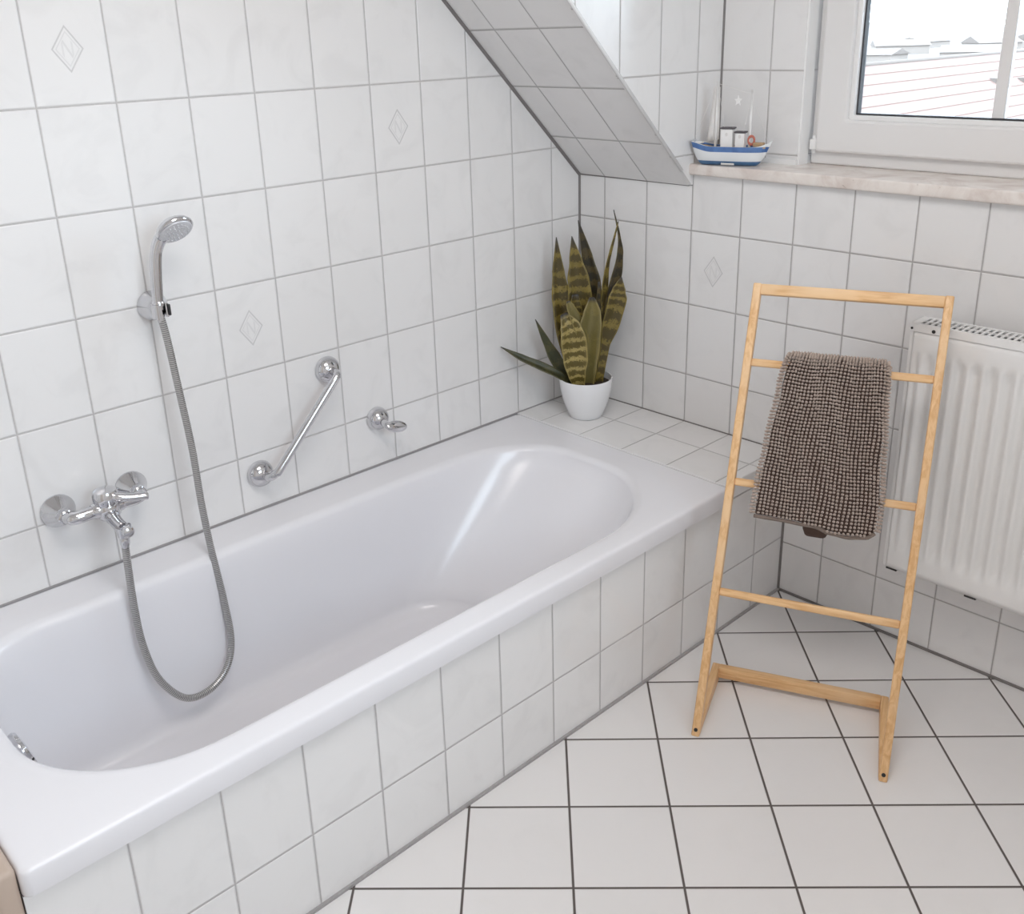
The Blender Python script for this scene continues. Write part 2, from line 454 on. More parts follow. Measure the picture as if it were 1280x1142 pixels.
link('gasket', ringframe(SX0 + .0885, SX1 - .0885, SZ0 + .0885, SZ1 - .0885, .005, .162, .180, 0), 'gasket', win)
link('pane', bbox(SX0 + .088, SX1 - .088, .172, .176, SZ0 + .088, SZ1 - .088, 0), 'glass', win)
link('muntin', bbox(1.070, 1.096, .166, .186, SZ0 + .089, SZ1 - .089, .003), 'upvc', win)
b = bmesh.new(); box(b, .6505, .6665, .134, .158, 1.170, 1.196); bevel(b, .003, 2)
lathe(b, (.657, .146, 1.162), (0, 0, 1), [(0, .005), (.042, .005)], 12)
link('hinge', b, 'trim_white', win, smooth=True, angle=35)
b = bmesh.new(); box(b, XC - .006, XD - .01, -.019, .300, 1.106, 1.134)
bevel(b, .005, 3)
link('window_sill', b, 'marble', win, smooth=True, angle=40)
b = bmesh.new(); box(b, XC + .002, WX0, YD - .004, YD + .004, 1.134, 1.147); 
link('sill_upstand', b, 'trim_white', win)

fill_win = bpy.data.objects.new('fill_window', None); COL.objects.link(fill_win); fill_win['kind'] = 'structure'  # invented opening, lets in sky light as side fill
fill_win.location = (XR, W2[1], 0); fill_win.rotation_euler = (0, 0, -PI / 2)
W2W = W2[1] - W2[0]
link('window_frame', ringframe(.004, W2W - .004, W2[2] + .004, W2[3] - .004, .05, .06, .12), 'upvc', fill_win)
link('sash', ringframe(.05, W2W - .05, W2[2] + .05, W2[3] - .05, .06, .045, .115), 'upvc', fill_win)
link('pane', bbox(.10, W2W - .10, .078, .082, W2[2] + .10, W2[3] - .10, 0), 'glass', fill_win)

# ------------------------------------------------------------------ bathtub
def rrect(x0, x1, y0, y1, rad, z, nc=14, ns=10):
    """rounded rectangle; rad: radii (rx,ry) for corners (x1,y0),(x1,y1),(x0,y1),(x0,y0)"""
    cs = [(x1, y0, -1, 1, -PI / 2), (x1, y1, -1, -1, 0), (x0, y1, 1, -1, PI / 2), (x0, y0, 1, 1, PI)]
    pts = []
    arcs = []
    for (cx, cy, sx, sy, a0), (rx, ry) in zip(cs, rad):
        ox, oy = cx + sx * rx, cy + sy * ry
        arcs.append([(ox + rx * math.cos(a0 + PI / 2 * k / nc), oy + ry * math.sin(a0 + PI / 2 * k / nc)) for k in range(nc + 1)])
    for i in range(4):
        pts += arcs[i]
        p, q = arcs[i][-1], arcs[(i + 1) % 4][0]
        pts += [(p[0] + (q[0] - p[0]) * k / ns, p[1] + (q[1] - p[1]) * k / ns) for k in range(1, ns)]
    return [Vector((x, y, z)) for x, y in pts]
def lerp(a, b, t): return [p.lerp(q, t) for p, q in zip(a, b)]
TX0, TX1, TY0, TY1 = .002, .748, -1.945, -.2745
rad_o = [(.014, .014)] * 4
rad_i = [(.24, .27), (.27, .30), (.20, .27), (.15, .17)]
def outer(z, ins): return rrect(TX0 + ins, TX1 - ins, TY0 + ins, TY1 - ins, rad_o, z)
def inner(z, ins): return rrect(.118 + ins, .688 - ins, -1.862 + ins, -.372 - ins, [(a - ins * .4, b - ins * .4) for a, b in rad_i], z)
floor_r = [(.10, .12), (.17, .16), (.17, .16), (.10, .12)]
def bottom(z, ins): return rrect(.178 + ins, .618 - ins, -1.775 + ins, -.735 - ins, floor_r, z)
R = [outer(.366, .010), outer(.366, .001), outer(.370, 0), outer(.402, 0), outer(.4065, .0008), outer(.4092, .0022), outer(.4108, .0045), outer(.4115, .008)]
R.append(outer(RIM, .013))
oo, ii = outer(RIM, .013), inner(RIM, -.012)
for t in (.33, .66): R.append(lerp(oo, ii, t))
R.append(ii)
for k in range(1, 7):                   # roll over the inner edge
    a = PI / 2 * k / 6 * .93
    R.append(inner(RIM - .020 * (1 - math.cos(a)), -.012 + .022 * math.sin(a)))
top = inner(RIM - .020, .012); bot = bottom(.085, -.030)
for t in (.08, .2, .35, .5, .65, .8, .92): R.append([Vector((*(p.lerp(q, t).xy), p.z + (q.z - p.z) * t)) for p, q in zip(top, bot)])
for k in range(0, 7):                   # fillet to the floor
    a = PI / 2 * k / 6
    R.append(bottom(.085 - .038 * math.sin(a), -.030 + .036 * (1 - math.cos(a))))
R.append(bottom(.0455, .06)); R.append(bottom(.044, .14))
b = bmesh.new(); rings(b, R, False, True)
bmesh.ops.recalc_face_normals(b, faces=b.faces)
tub = link('bathtub', b, 'enamel', smooth=True, angle=60)
tag(tub, 'white enamel bathtub set into the tiled surround along the left wall', 'bathtub')
# overflow cap on the near end wall, drain in the floor
oc = Vector((.33, -1.826, .300)); on = Vector((0, .955, .297)).normalized()
b = bmesh.new(); lathe(b, oc - on * .012, on, [(0, .030), (.016, .037), (.021, .037), (.026, .033), (.028, .02), (.028, 0)], 32)
link('overflow_cap', b, 'chrome', tub, smooth=True, angle=35)
b = bmesh.new(); lathe(b, (.398, -1.62, .0445), (0, 0, 1), [(0, .034), (.003, .034), (.005, .026), (.007, .024), (.009, 0)], 32)
link('drain_plug', b, 'chrome', tub, smooth=True, angle=35)

# beige board against the near end of the bath
b = bmesh.new(); box(b, .03, XP + .004, -1.980, -1.9462, 0, .418); bevel(b, .009, 3)
o = link('wooden_board', b, 'beige_board', smooth=True, angle=40)
tag(o, 'beige board edge standing against the near end of the bath', 'board')

# ------------------------------------------------------------------ bath fittings
mx = empty('bath_mixer', 'chrome single-lever bath mixer tap on the left wall above the tub', 'tap', (0, -1.508, .574))
def lk(name, b, mat, root, **kw):
    o = link(name, b, mat, root, **kw)
    o.data.transform(Matrix.Translation(-root.location)); return o
for y in (-1.5855, -1.4305):
    b = bmesh.new(); lathe(b, (0.001, y, .574), (1, 0, 0), [(0, .0355), (.004, .0355), (.008, .033), (.030, .0165), (.034, .0145), (.036, .0)], 24)
    lk('rosette', b, 'chrome', mx, smooth=True, angle=20)
for y, s in ((-1.5855, 1), (-1.4305, -1)):
    b = bmesh.new(); lathe(b, (.030, y, .574), (1, 0, 0), [(0, .0165), (.018, .0165), (.020, .014), (.020, 0)], 6)
    tube(b, catmull([(.036, y, .574), (.055, y + s * .002, .574), (.064, y + s * .014, .574), (.066, y + s * .036, .575), (.066, y + s * .068, .576)], 6), [.012] * 8 + [.0135] * 17, 16)
    lk('connector', b, 'chrome', mx, smooth=True, angle=40)
b = bmesh.new(); lathe(b, (.066, -1.508, .549), (0, 0, 1), [(0, .012), (.004, .019), (.012, .0250), (.034, .0250), (.036, .0240), (.040, .0265), (.058, .0265), (.066, .023), (.070, .013), (.071, 0)], 28)
lathe(b, (.066, -1.540, .576), (0, 1, 0), [(0, .014), (.004, .0165), (.06, .0165), (.064, .014)], 20)
lk('valve_body', b, 'chrome', mx, smooth=True, angle=40)
b = bmesh.new(); tube(b, catmull([(.074, -1.506, .604), (.088, -1.494, .601), (.098, -1.472, .596), (.104, -1.445, .592), (.105, -1.436, .591)], 6), [.012] * 5 + [.0095] * 5 + [.0085] * 8 + [.0088] * 5 + [.005] * 2, 18)
lk('lever', b, 'chrome', mx, smooth=True, angle=50)
b = bmesh.new(); tube(b, catmull([(.070, -1.508, .566), (.092, -1.510, .562), (.120, -1.512, .558), (.150, -1.513, .557)], 6), [.015] * 8 + [.0135] * 11, 18)
tube(b, [(.148, -1.513, .564), (.148, -1.513, .549), (.148, -1.5135, .540), (.148, -1.514, .538)], [.0155, .0145, .0125, .010], 18)
lk('spout', b, 'chrome', mx, smooth=True, angle=40)
b = bmesh.new(); lathe(b, (.158, -1.5135, .560), (1, .0, .05), [(0, .009), (.006, .0115), (.014, .0125), (.020, .011), (.023, .006), (.0235, 0)], 20)
lk('diverter_knob', b, 'chrome', mx, smooth=True, angle=40)

HP = [[0.148, -1.514, 0.5438], [0.148, -1.517, 0.4876], [0.155, -1.5227, 0.3805], [0.165, -1.5217, 0.2879], [0.175, -1.5046, 0.2044],
      [0.185, -1.461, 0.1412], [0.182, -1.4044, 0.13], [0.172, -1.3544, 0.1558], [0.158, -1.3274, 0.2095], [0.142, -1.3231, 0.3042],
      [0.122, -1.3252, 0.4181], [0.105, -1.3247, 0.5292], [0.09, -1.3206, 0.6554], [0.078, -1.3254, 0.7989], [0.070, -1.33, 0.903], [0.066, -1.335, 0.951]]
b = bmesh.new(); tube(b, catmull(HP, 14), .0076, 14, uvstep=.0042)
hs = empty('shower_hose', 'ribbed silver shower hose hanging in a loop into the tub', 'hose', HP[0])
lk('hose_tube', b, 'hose', hs, smooth=True)
b = bmesh.new(); lathe(b, (.148, -1.514, .541), (0, -.05, -1), [(0, .009), (.002, .010), (.016, .010), (.024, .0075)], 16)
lk('lower_collar', b, 'chrome', hs, smooth=True, angle=40)
b = bmesh.new(); lathe(b, (.0665, -1.3345, .935), (-.05, -.07, 1), [(0, .0075), (.008, .009), (.026, .0095), (.028, .007)], 16)
lk('upper_collar', b, 'chrome', hs, smooth=True, angle=40)

br = empty('shower_bracket', 'round chrome wall bracket that holds the shower head', 'bracket', (0, -1.322, .955))
b = bmesh.new(); lathe(b, (.001, -1.322, .955), (1, 0, 0), [(0, .0315), (.006, .0315), (.016, .029), (.030, .0235), (.042, .018), (.046, .014), (.047, 0)], 32)
lk('rosette', b, 'chrome', br, smooth=True, angle=50)
b = bmesh.new()
A = [(.0665 + .0165 * math.cos(t), -1.3335 + .0165 * math.sin(t)) for t in [math.radians(70 + 280 * k / 18) for k in range(19)]]
B = [(.0665 + .0115 * math.cos(t), -1.3335 + .0115 * math.sin(t)) for t in [math.radians(70 + 280 * k / 18) for k in range(19)]]
loops = [[(*A[k], z) for z in (.942, .972)] + [(*B[k], z) for z in (.972, .942)] for k in range(19)]
rings(b, loops); bmesh.ops.recalc_face_normals(b, faces=b.faces)
lk('fork', b, 'chrome', br, smooth=True, angle=40)
b = bmesh.new(); box(b, .072, .080, -1.321, -1.3155, .946, .970); bevel(b, .002, 2)
lk('slot', b, 'black_plastic', br)

hd = empty('hand_shower', 'chrome hand shower head with round spray plate in its wall bracket', 'shower head', (.066, -1.334, .96))
HN = Vector((.70, .04, -.71)).normalized(); HC = Vector((.098, -1.292, 1.121))
b = bmesh.new()
path = catmull([(.066, -1.3345, .960), (.066, -1.334, .985), (.068, -1.331, 1.030), (.070, -1.326, 1.070), (.074, -1.317, 1.097), (.082, -1.304, 1.112)], 8)
tube(b, path, [.0105 + .0015 * math.sin(PI * i / len(path)) + (.004 * max(0, i - 26) / 14) for i in range(len(path))], 20)
lathe(b, HC - HN * .020, HN, [(-.001, 0), (0, .012), (.006, .026), (.013, .035), (.019, .0385), (.023, .0385), (.026, .036), (.0265, .033)], 36, False, True)
lk('handle', b, 'chrome', hd, smooth=True, angle=45)
b = bmesh.new(); lathe(b, HC + HN * .0062, HN, [(0, .0335), (.002, .0325), (.003, .030), (.0035, .0)], 36)
ha, hb, _ = frame_of(HN)
for rr, n in ((.008, 6), (.016, 12), (.0245, 18)):
    for k in range(n):
        t = 2 * PI * k / n; lathe(b, HC + HN * .0085 + (ha * math.cos(t) + hb * math.sin(t)) * rr, HN, [(0, .0016), (.0025, .0011), (.0027, 0)], 8)
lk('spray_plate', b, 'nozzle', hd, smooth=True, angle=40)
b = bmesh.new(); lathe(b, (.066, -1.3345, .968), (0.02, .02, 1), [(0, .0122), (.003, .0128), (.008, .0128), (.010, .0112)], 20)
lk('grip_ring', b, 'chrome', hd, smooth=True, angle=40)

DOME = [(0, .0325), (.003, .0335), (.010, .032), (.018, .0275), (.024, .0205), (.028, .012), (.0295, 0)]
gb = empty('grab_bar', 'chrome slanted grab bar on the left wall between tap and hook', 'grab bar', (0, -1.02, .606))
PA, PB = Vector((0, -.9129, .7103)), Vector((0, -1.1255, .5032))
for p in (PA, PB):
    b = bmesh.new(); lathe(b, p + Vector((.001, 0, 0)), (1, 0, 0), DOME, 32); lk('rosette', b, 'chrome', gb, smooth=True, angle=50)
b = bmesh.new()
q = [PA + Vector((.015, 0, 0)), PA + Vector((.046, -.003, .001)), PA + Vector((.058, -.012, -.005)), PA + Vector((.062, -.028, -.018)),
     PB + Vector((.062, .030, .030)), PB + Vector((.058, .014, .014)), PB + Vector((.046, .003, .003)), PB + Vector((.015, 0, 0))]
tube(b, catmull(q, 10), .0098, 18); lk('rail', b, 'chrome', gb, smooth=True, angle=60)

hk = empty('wall_hook', 'small chrome hook with oval tongue on the left wall right of the grab bar', 'hook', (0, -.7785, .543))
b = bmesh.new(); lathe(b, (.001, -.7785, .543), (1, 0, 0), [(t * 1.15, r * .93) for t, r in DOME], 32); lk('rosette', b, 'chrome', hk, smooth=True, angle=50)
b = bmesh.new(); tube(b, catmull([(.025, -.7795, .542), (.042, -.782, .540), (.054, -.781, .537), (.060, -.772, .534)], 6), .0095, 16); lk('stem', b, 'chrome', hk, smooth=True, angle=60)
b = bmesh.new(); dv = Vector((.06, -.738, .524)) - Vector((.06, -.784, .5365)); dn = dv.normalized()
ellipsoid(b, Vector((.061, -.7595, .5300)), dn * .034, Vector((-.3, .25, .92)) * .0155, Vector((.95, 0, .3)) * .009); lk('tongue', b, 'chrome', hk, smooth=True)

# ------------------------------------------------------------------ potted snake plant
P0 = Vector((.163, -.153, RIM))
VV = Vector((-.7332, .6801, 0)); SS = Vector((.6801, .7332, 0)); ZZ = Vector((0, 0, 1))
pl = empty('potted_snake_plant', 'snake plant with banded upright leaves in a white pot on the tiled ledge', 'plant', P0)
b = bmesh.new()
lathe(b, (0, 0, 0), (0, 0, 1), [(0, 0), (.0003, .044), (.003, .047), (.020, .0545), (.050, .0655), (.085, .0735), (.118, .0765), (.1195, .0755), (.119, .0735), (.085, .0700), (.05, .06)], 48, False, True)
link('pot', b, 'pot', pl, smooth=True, angle=50)
b = bmesh.new(); lathe(b, (0, 0, .088), (0, 0, 1), [(0, .0702), (.012, .0722), (.018, .05), (.020, .02), (.021, 0)], 40)
link('soil', b, 'soil', pl, smooth=True)
def leaf(pts, wid, mat, label, cup=.18, twist=(0, 0), name='leaf'):
    """pts (s, z, depth) relative to the pot's middle; wid half widths; twist in degrees at base and tip"""
    n = 10
    P = catmull([SS * s + ZZ * z + VV * dpt for s, z, dpt in pts], n)
    Wd = [w for w in wid]; m = len(P)
    b = bmesh.new(); uv = b.loops.layers.uv.verify(); rows = []; info = {}
    for i, p in enumerate(P):
        t = i / (m - 1); f = t * (len(Wd) - 1); k = min(int(f), len(Wd) - 2); u = f - k; u = u * u * (3 - 2 * u) if 0 < k < len(Wd) - 2 else u
        w = max(Wd[k] + (Wd[k + 1] - Wd[k]) * u, .0006)
        T = (P[min(i + 1, m - 1)] - P[max(i - 1, 0)]).normalized()
        side = T.cross(VV); side = side.normalized() if side.length > 1e-4 else SS
        side = side if side.dot(SS) > 0 or abs(T.z) < .3 else -side
        side = Matrix.Rotation(math.radians(twist[0] + (twist[1] - twist[0]) * t), 3, T) @ side
        nor = T.cross(side).normalized()
        if nor.dot(VV) > 0: nor = -nor
        row = []
        for j in range(7):
            x = j / 3 - 1
            row.append(b.verts.new(p + side * (x * w) + nor * (abs(x) ** 1.6 * w * cup * 2)))
            info[row[-1]] = (j / 6, t)
        rows.append(row)
    for a, c in zip(rows, rows[1:]):
        for j in range(6): b.faces.new((a[j], a[j + 1], c[j + 1], c[j]))
    for f in b.faces:
        for l in f.loops: l[uv].uv = info[l.vert]
    bmesh.ops.recalc_face_normals(b, faces=b.faces)
    o = link(name, b, mat, pl, smooth=True)
    md = o.modifiers.new('thick', 'SOLIDIFY'); md.thickness = .0024; md.offset = 0
    if label: o['label'] = label
    return o
# s,z measured from the photograph's plane through the pot's middle
def L(x, y):                            # convenience: millimetre grid -> metres
    return x / 1000, y / 1000
def lp(*a): return [(s / 1000, z / 1000, d / 1000) for s, z, d in a]
leaf(lp((-22, 98, 20), (-42, 190, 30), (-60, 300, 38), (-72, 400, 42), (-78, 517, 44)), [.012, .025, .030, .027, .017, .0006], 'leaf_olive', 'tall banded leaf, leftmost of the upright ones')
leaf(lp((-14, 98, 10), (-26, 200, 12), (-30, 300, 14), (-30, 360, 14)), [.012, .022, .027, .020, .010], 'leaf_olive', None, twist=(0, 25))
leaf(lp((-4, 98, 26), (-16, 230, 30), (-14, 340, 32), (-22, 430, 32), (-36, 521, 30)), [.012, .018, .026, .034, .030, .017, .0006], 'leaf_olive', 'broad banded leaf in the middle', twist=(8, -8))
leaf(lp((12, 98, 44), (18, 220, 54), (22, 340, 58), (12, 440, 58), (-16, 560, 56)), [.011, .024, .030, .027, .015, .0006], 'leaf_dark', 'leaf at the back with shade painted into its colour')
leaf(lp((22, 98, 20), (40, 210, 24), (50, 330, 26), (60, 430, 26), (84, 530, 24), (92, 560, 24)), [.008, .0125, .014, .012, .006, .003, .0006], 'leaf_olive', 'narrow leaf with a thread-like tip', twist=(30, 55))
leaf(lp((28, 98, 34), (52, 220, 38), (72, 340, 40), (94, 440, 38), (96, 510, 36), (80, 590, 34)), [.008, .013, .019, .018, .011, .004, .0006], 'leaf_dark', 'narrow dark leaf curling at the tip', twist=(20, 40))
leaf(lp((34, 98, -8), (46, 170, -8), (58, 235, -6), (84, 330, 0), (92, 370, 2), (100, 408, 4)), [.0125, .0125, .013, .025, .026, .018, .0006], 'leaf_olive', 'paddle-shaped banded leaf on the right', twist=(20, -10))
leaf(lp((4, 98, -18), (2, 170, -24), (6, 250, -24), (14, 310, -20), (16, 358, -16)), [.016, .025, .032, .031, .024, .007], 'leaf_plain', 'plain olive leaf in front', cup=.3)
leaf(lp((-20, 98, -30), (-30, 150, -38), (-36, 215, -42), (-46, 275, -40), (-66, 318, -34)), [.014, .024, .034, .036, .028, .008], 'leaf_pale', 'pale yellow striped leaf at the front left', cup=.22, twist=(-6, 10))
leaf(lp((-8, 98, -16), (-10, 190, -26), (-18, 260, -30), (-44, 330, -30), (-52, 352, -28)), [.010, .016, .018, .017, .012, .004], 'leaf_plain', None, twist=(40, 20))
leaf(lp((-40, 98, 4), (-72, 150, 6), (-106, 215, 8), (-142, 292, 10)), [.010, .017, .017, .010, .0006], 'leaf_green', 'dark green leaf leaning left')
leaf(lp((-40, 98, -8), (-75, 130, -14), (-125, 158, -16), (-185, 188, -16), (-242, 222, -16)), [.010, .012, .013, .010, .0006], 'leaf_green', 'low green leaf lying out over the tub rim', twist=(40, 30))
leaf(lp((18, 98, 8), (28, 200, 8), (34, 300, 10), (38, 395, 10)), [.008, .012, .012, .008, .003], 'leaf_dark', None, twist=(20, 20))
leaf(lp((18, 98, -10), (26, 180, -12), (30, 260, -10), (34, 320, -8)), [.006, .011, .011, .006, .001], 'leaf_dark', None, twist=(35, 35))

# ------------------------------------------------------------------ pine towel ladder
o0 = Vector((.93538, -.65496, 0)); w = Vector((.91802, .39652, 0)); dp = Vector((-.13775, .35548, .92459)).normalized()
nn = Vector((.36662, -.8488, .38097)); pb = Vector((-.39652, .91802, 0))
ld = empty('towel_ladder', 'free-standing pine towel ladder on the floor in front of the radiator', 'towel rack', o0)
def F(a, b, c=0): return w * a + dp * b + nn * c
def fbar(a0, a1, b0, b1, c0, c1, bw=.003, axis='b', cut=False):
    b = bmesh.new(); vs = []
    for bb in (b0, b1):
        for cc in (c0, c1):
            for aa in (a0, a1):
                p = F(aa, bb, cc)
                if cut and bb == b0: p = p - dp * (p.z / dp.z)      # stile foot cut level on the floor
                vs.append(b.verts.new(p))
    for f in ((0, 2, 3, 1), (4, 5, 7, 6), (0, 1, 5, 4), (2, 6, 7, 3), (0, 4, 6, 2), (1, 3, 7, 5)): b.faces.new([vs[i] for i in f])
    bmesh.ops.recalc_face_normals(b, faces=b.faces)
    bevel(b, bw, 3); return b
A0, A1 = (-.0045, .0135), (.3855, .4030)
for a in (A0, A1): link('upright', fbar(a[0], a[1], 0, 1.011, -.022, 0, cut=True), 'pine', ld, smooth=True, angle=40)
link('top_rail', fbar(A0[1] - .001, A1[0] + .001, .986, 1.010, -.020, -.001), 'pine_rail', ld, smooth=True, angle=40)
for bb in (.836, .570, .3245): link('rung', fbar(A0[1] - .001, A1[0] + .001, bb - .0085, bb + .0085, -.018, -.004, .004), 'pine_rail', ld, smooth=True, angle=40)
for a, dl, dx in ((A0, .232, -.002), (A1, .242, -.014)):
    b = bmesh.new(); vs = []
    for t in (.034, 1):
        for z in (0, .040 if t == 1 else .016):
            for aa in a: vs.append(b.verts.new(w * (aa + dx * t) + pb * (dl * t) + ZZ * z))
    for f in ((0, 2, 3, 1), (4, 5, 7, 6), (0, 1, 5, 4), (2, 6, 7, 3), (0, 4, 6, 2), (1, 3, 7, 5)): b.faces.new([vs[i] for i in f])
    bmesh.ops.recalc_face_normals(b, faces=b.faces); bevel(b, .0025, 2)
    ft = link('foot', b, 'pine_foot', ld, smooth=True, angle=40)
    b = bmesh.new(); lathe(b, F((a[0] + a[1]) / 2, .0155, -.0025), nn, [(0, .0042), (.0032, .0042), (.0033, .0)], 16)
    sc = link('screw_hole', b, 'black_plastic', ft)
b = bmesh.new(); bar(b, w * (A0[1] - .003) + pb * .222 + ZZ * .026, w * (A1[0] - .013) + pb * .233 + ZZ * .026, .020, .028); bevel(b, .0025, 2)
link('rear_crossbar', b, 'pine_rail', ld, smooth=True, angle=40)

# ------------------------------------------------------------------ chenille bath mat over the second rung
mt = empty('bath_mat', 'brown bobbly chenille bath mat folded over a rung of the pine ladder', 'bath mat', o0)
RB, RCc, RA = .836, -.011, .029
def pw(tab, x):
    for (x0, y0), (x1, y1) in zip(tab, tab[1:]):
        if x <= x1: 
            t = max(0, (x - x0) / (x1 - x0)); t = t * t * (3 - 2 * t); return y0 + (y1 - y0) * t
    return tab[-1][1]
AL = [(.48, .0665), (.52, .0640), (.58, .0655), (.67, .0725), (.79, .0845), (.87, .0945)]
AR = [(.48, .308), (.505, .3165), (.55, .3175), (.68, .3070), (.80, .2975), (.87, .2925)]
LOW = [(0, .506), (.25, .5045), (.5, .5025), (.66, .4935), (.8, .490), (.93, .4945), (1, .508)]
def surf(u, q):
    """u 0..1 across; q = arc length, 0 at the rung's front, negative down the front, positive over the top and down the back"""
    if q <= 0:
        b_, c_ = RB + q, RCc + RA; nb, nc = 0, 1
        c_ += .004 * math.sin(u * 9 + q * 11) * min(1, -q * 8) + .003 * math.sin(u * 21) * min(1, -q * 6)
    else:
        phi = q / RA
        if phi < 2.75: nb, nc = math.sin(phi), math.cos(phi); b_, c_ = RB + RA * nb, RCc + RA * nc
        else:
            nb, nc = math.sin(2.75), math.cos(2.75); e = q - 2.75 * RA
            b_, c_ = RB + RA * nb + e * math.cos(2.75), RCc + RA * nc - e * math.sin(2.75)
    bq = min(max(b_, .48), .87) if q <= RA * 1.6 else .87
    l, r = pw(AL, bq), pw(AR, bq)
    a_ = l + (r - l) * u
    return a_, b_, c_, nb, nc
def s3(a, b, c): return F(a, b, c)
QB = RA * 2.75 + .362
# backing cloth
b = bmesh.new(); rows = []
qs = [-1] + [x * .006 for x in range(int(QB / .006) + 1)]
NU = 40
grid = []
for k in range(-56, int(QB / .006) + 1):
    row = []
    for i in range(NU + 1):
        u = i / NU
        q = k * .006
        if k < 0: q = (k / 56) * (RB - pw(LOW, u) - .002)
        a_, b_, c_, nb, nc = surf(u, q)
        if k > 0: a_ = a_ + (u - .5) * -.012 * min(1, q / .1)
        if q > .2:                       # the back layer's hem dips a little in the middle
            t = ((q - .2) / (QB - .2)) * math.exp(-((u - .45) / .17) ** 8); b_ -= .050 * t; c_ -= .020 * t
        edge = min(u, 1 - u) * .235
        ins = .0065 + .010 * max(0, 1 - edge / .010) ** 2
        row.append(b.verts.new(s3(a_ + (.003 if u == 0 else -.003 if u == 1 else 0), b_ - nb * ins, c_ - nc * ins)))
    grid.append(row)
for r0, r1 in zip(grid, grid[1:]):
    for i in range(NU): b.faces.new((r0[i], r0[i + 1], r1[i + 1], r1[i]))
bmesh.ops.recalc_face_normals(b, faces=b.faces)
bk = link('backing_cloth', b, 'mat_backing', mt, smooth=True)
md = bk.modifiers.new('thick', 'SOLIDIFY'); md.thickness = .011
f0 = bk.data.polygons[NU * 10 + 5].normal; md.offset = -1 if f0.dot(nn) > 0 else 1
# bobbles
ico = bmesh.new(); bmesh.ops.create_icosphere(ico, subdivisions=2, radius=1.0)
IV = [v.co.copy() for v in ico.verts]; IF = [[v.index for v in f.verts] for f in ico.faces]; ico.free()
verts, faces = [], []
def bobble(p, nrm, r, ln):
    base = len(verts); a, b_, d = frame_of(nrm)
    j = Vector((random.gauss(0, 1), random.gauss(0, 1), random.gauss(0, 1))) * .0002
    sq = 1 + random.uniform(-.12, .12)
    for v in IV: verts.append(p + j + a * (v.x * r * sq) + b_ * (v.y * r / sq) + d * (v.z * ln))
    for f in IF: faces.append([base + i for i in f])
NC = 31
PITCH = .0074
for i in range(-2, NC + 3):
    u = (i + .5) / NC
    uu = min(max(u, .5 / NC), 1 - .5 / NC)
    nlow = int((RB - pw(LOW, uu)) / PITCH)
    for k in range(-nlow, int(.25 / PITCH)):
        ph = .0014 * math.sin(k * .16 + i * .35) + .0008 * math.sin(i * 1.1 + k * .3)
        q = k * PITCH + .0016 * math.sin(i * .45 + 1.3) + random.gauss(0, .0003)
        a_, bb_, c_, nb, nc = surf(uu, q)
        side = 0.0
        if i < 0 or i >= NC:              # the edge rolls round the side
            s = -1 if i < 0 else 1; st = (-i if i < 0 else i - NC + 1)
            ang = st * .72; a_ += s * .0085 * math.sin(ang); dc = -.0105 * (1 - math.cos(ang)) - (st - 1) * .0022
            bb_ += nb * dc; c_ += nc * dc; side = s * math.sin(ang)
            kk = math.cos(ang)
        else: kk = 1.0
        a_ += ph * (1 if kk == 1.0 else .3)
        nrm = (w * side + (dp * nb + nn * nc) * kk).normalized()
        bobble(s3(a_, bb_, c_), nrm, .0030 * random.uniform(.94, 1.06), .0054 * random.uniform(.88, 1.12))
me = bpy.data.meshes.new('pile'); me.from_pydata(verts, [], faces); me.materials.append(M['pile'])
for p in me.polygons: p.use_smooth = True
pile = bpy.data.objects.new('pile', me); COL.objects.link(pile); pile.parent = mt; pile['kind'] = 'stuff'
# stitched hem along the front bottom edge
b = bmesh.new()
hp = []
for i in range(25):
    u = .01 + i / 24 * .98; a_, bb_, c_, nb, nc = surf(u, -(RB - pw(LOW, u)))
    hp.append(s3(a_, bb_ - .0025, c_ - .004))
tube(b, catmull(hp, 3), .0042, 8); link('hem', b, 'mat_hem', mt, smooth=True)

# ------------------------------------------------------------------ radiator
RX0, RX1, RYF, RYB, RZ0, RZ1 = 1.070, 1.870, -.120, -.052, .254, .8546
ra = empty('radiator', 'white ribbed panel radiator on the wall below the window', 'radiator', (RX0, 0, RZ0), 0)
ra.rotation_euler = (0, 0, RW); ra.location = Matrix.Rotation(RW, 3, 'Z') @ Vector((RX0, 0, RZ0))
RWD, RH = RX1 - RX0, RZ1 - RZ0
b = bmesh.new(); px_, pz_ = [], []
NX, NZ = 24 * 10, 44
gr = []
for j in range(NZ + 1):
    z = .004 + (RH - .022) * j / NZ; row = []
    for i in range(NX + 1):
        x = .009 + (RWD - .018) * i / NX
        ph = (x - .030) / .0333
        prof = .5 + .5 * math.cos(2 * PI * ph)
        prof = prof ** 1.5
        env = min(1, max(0, (z - .045) / .028)) * min(1, max(0, (RH - .060 - z) / .028)) * min(1, max(0, (x - .012) / .01)) * min(1, max(0, (RWD - .012 - x) / .01))
        env = env * env * (3 - 2 * env)
        y = RYF + .0015 + .0115 * (1 - prof) * env
        row.append(b.verts.new((x, y, z)))
    gr.append(row)
for r0, r1 in zip(gr, gr[1:]):
    for i in range(NX): b.faces.new((r0[i], r0[i + 1], r1[i + 1], r1[i]))
bmesh.ops.recalc_face_normals(b, faces=b.faces)
fp = link('front_panel', b, 'white_lacquer', ra, smooth=True)
md = fp.modifiers.new('thick', 'SOLIDIFY'); md.thickness = .0015; md.offset = -1
b = bmesh.new(); box(b, .010, RWD - .010, RYF + .018, RYB, .004, RH - .02); bevel(b, .003, 2)
link('core', b, 'white_lacquer', ra)
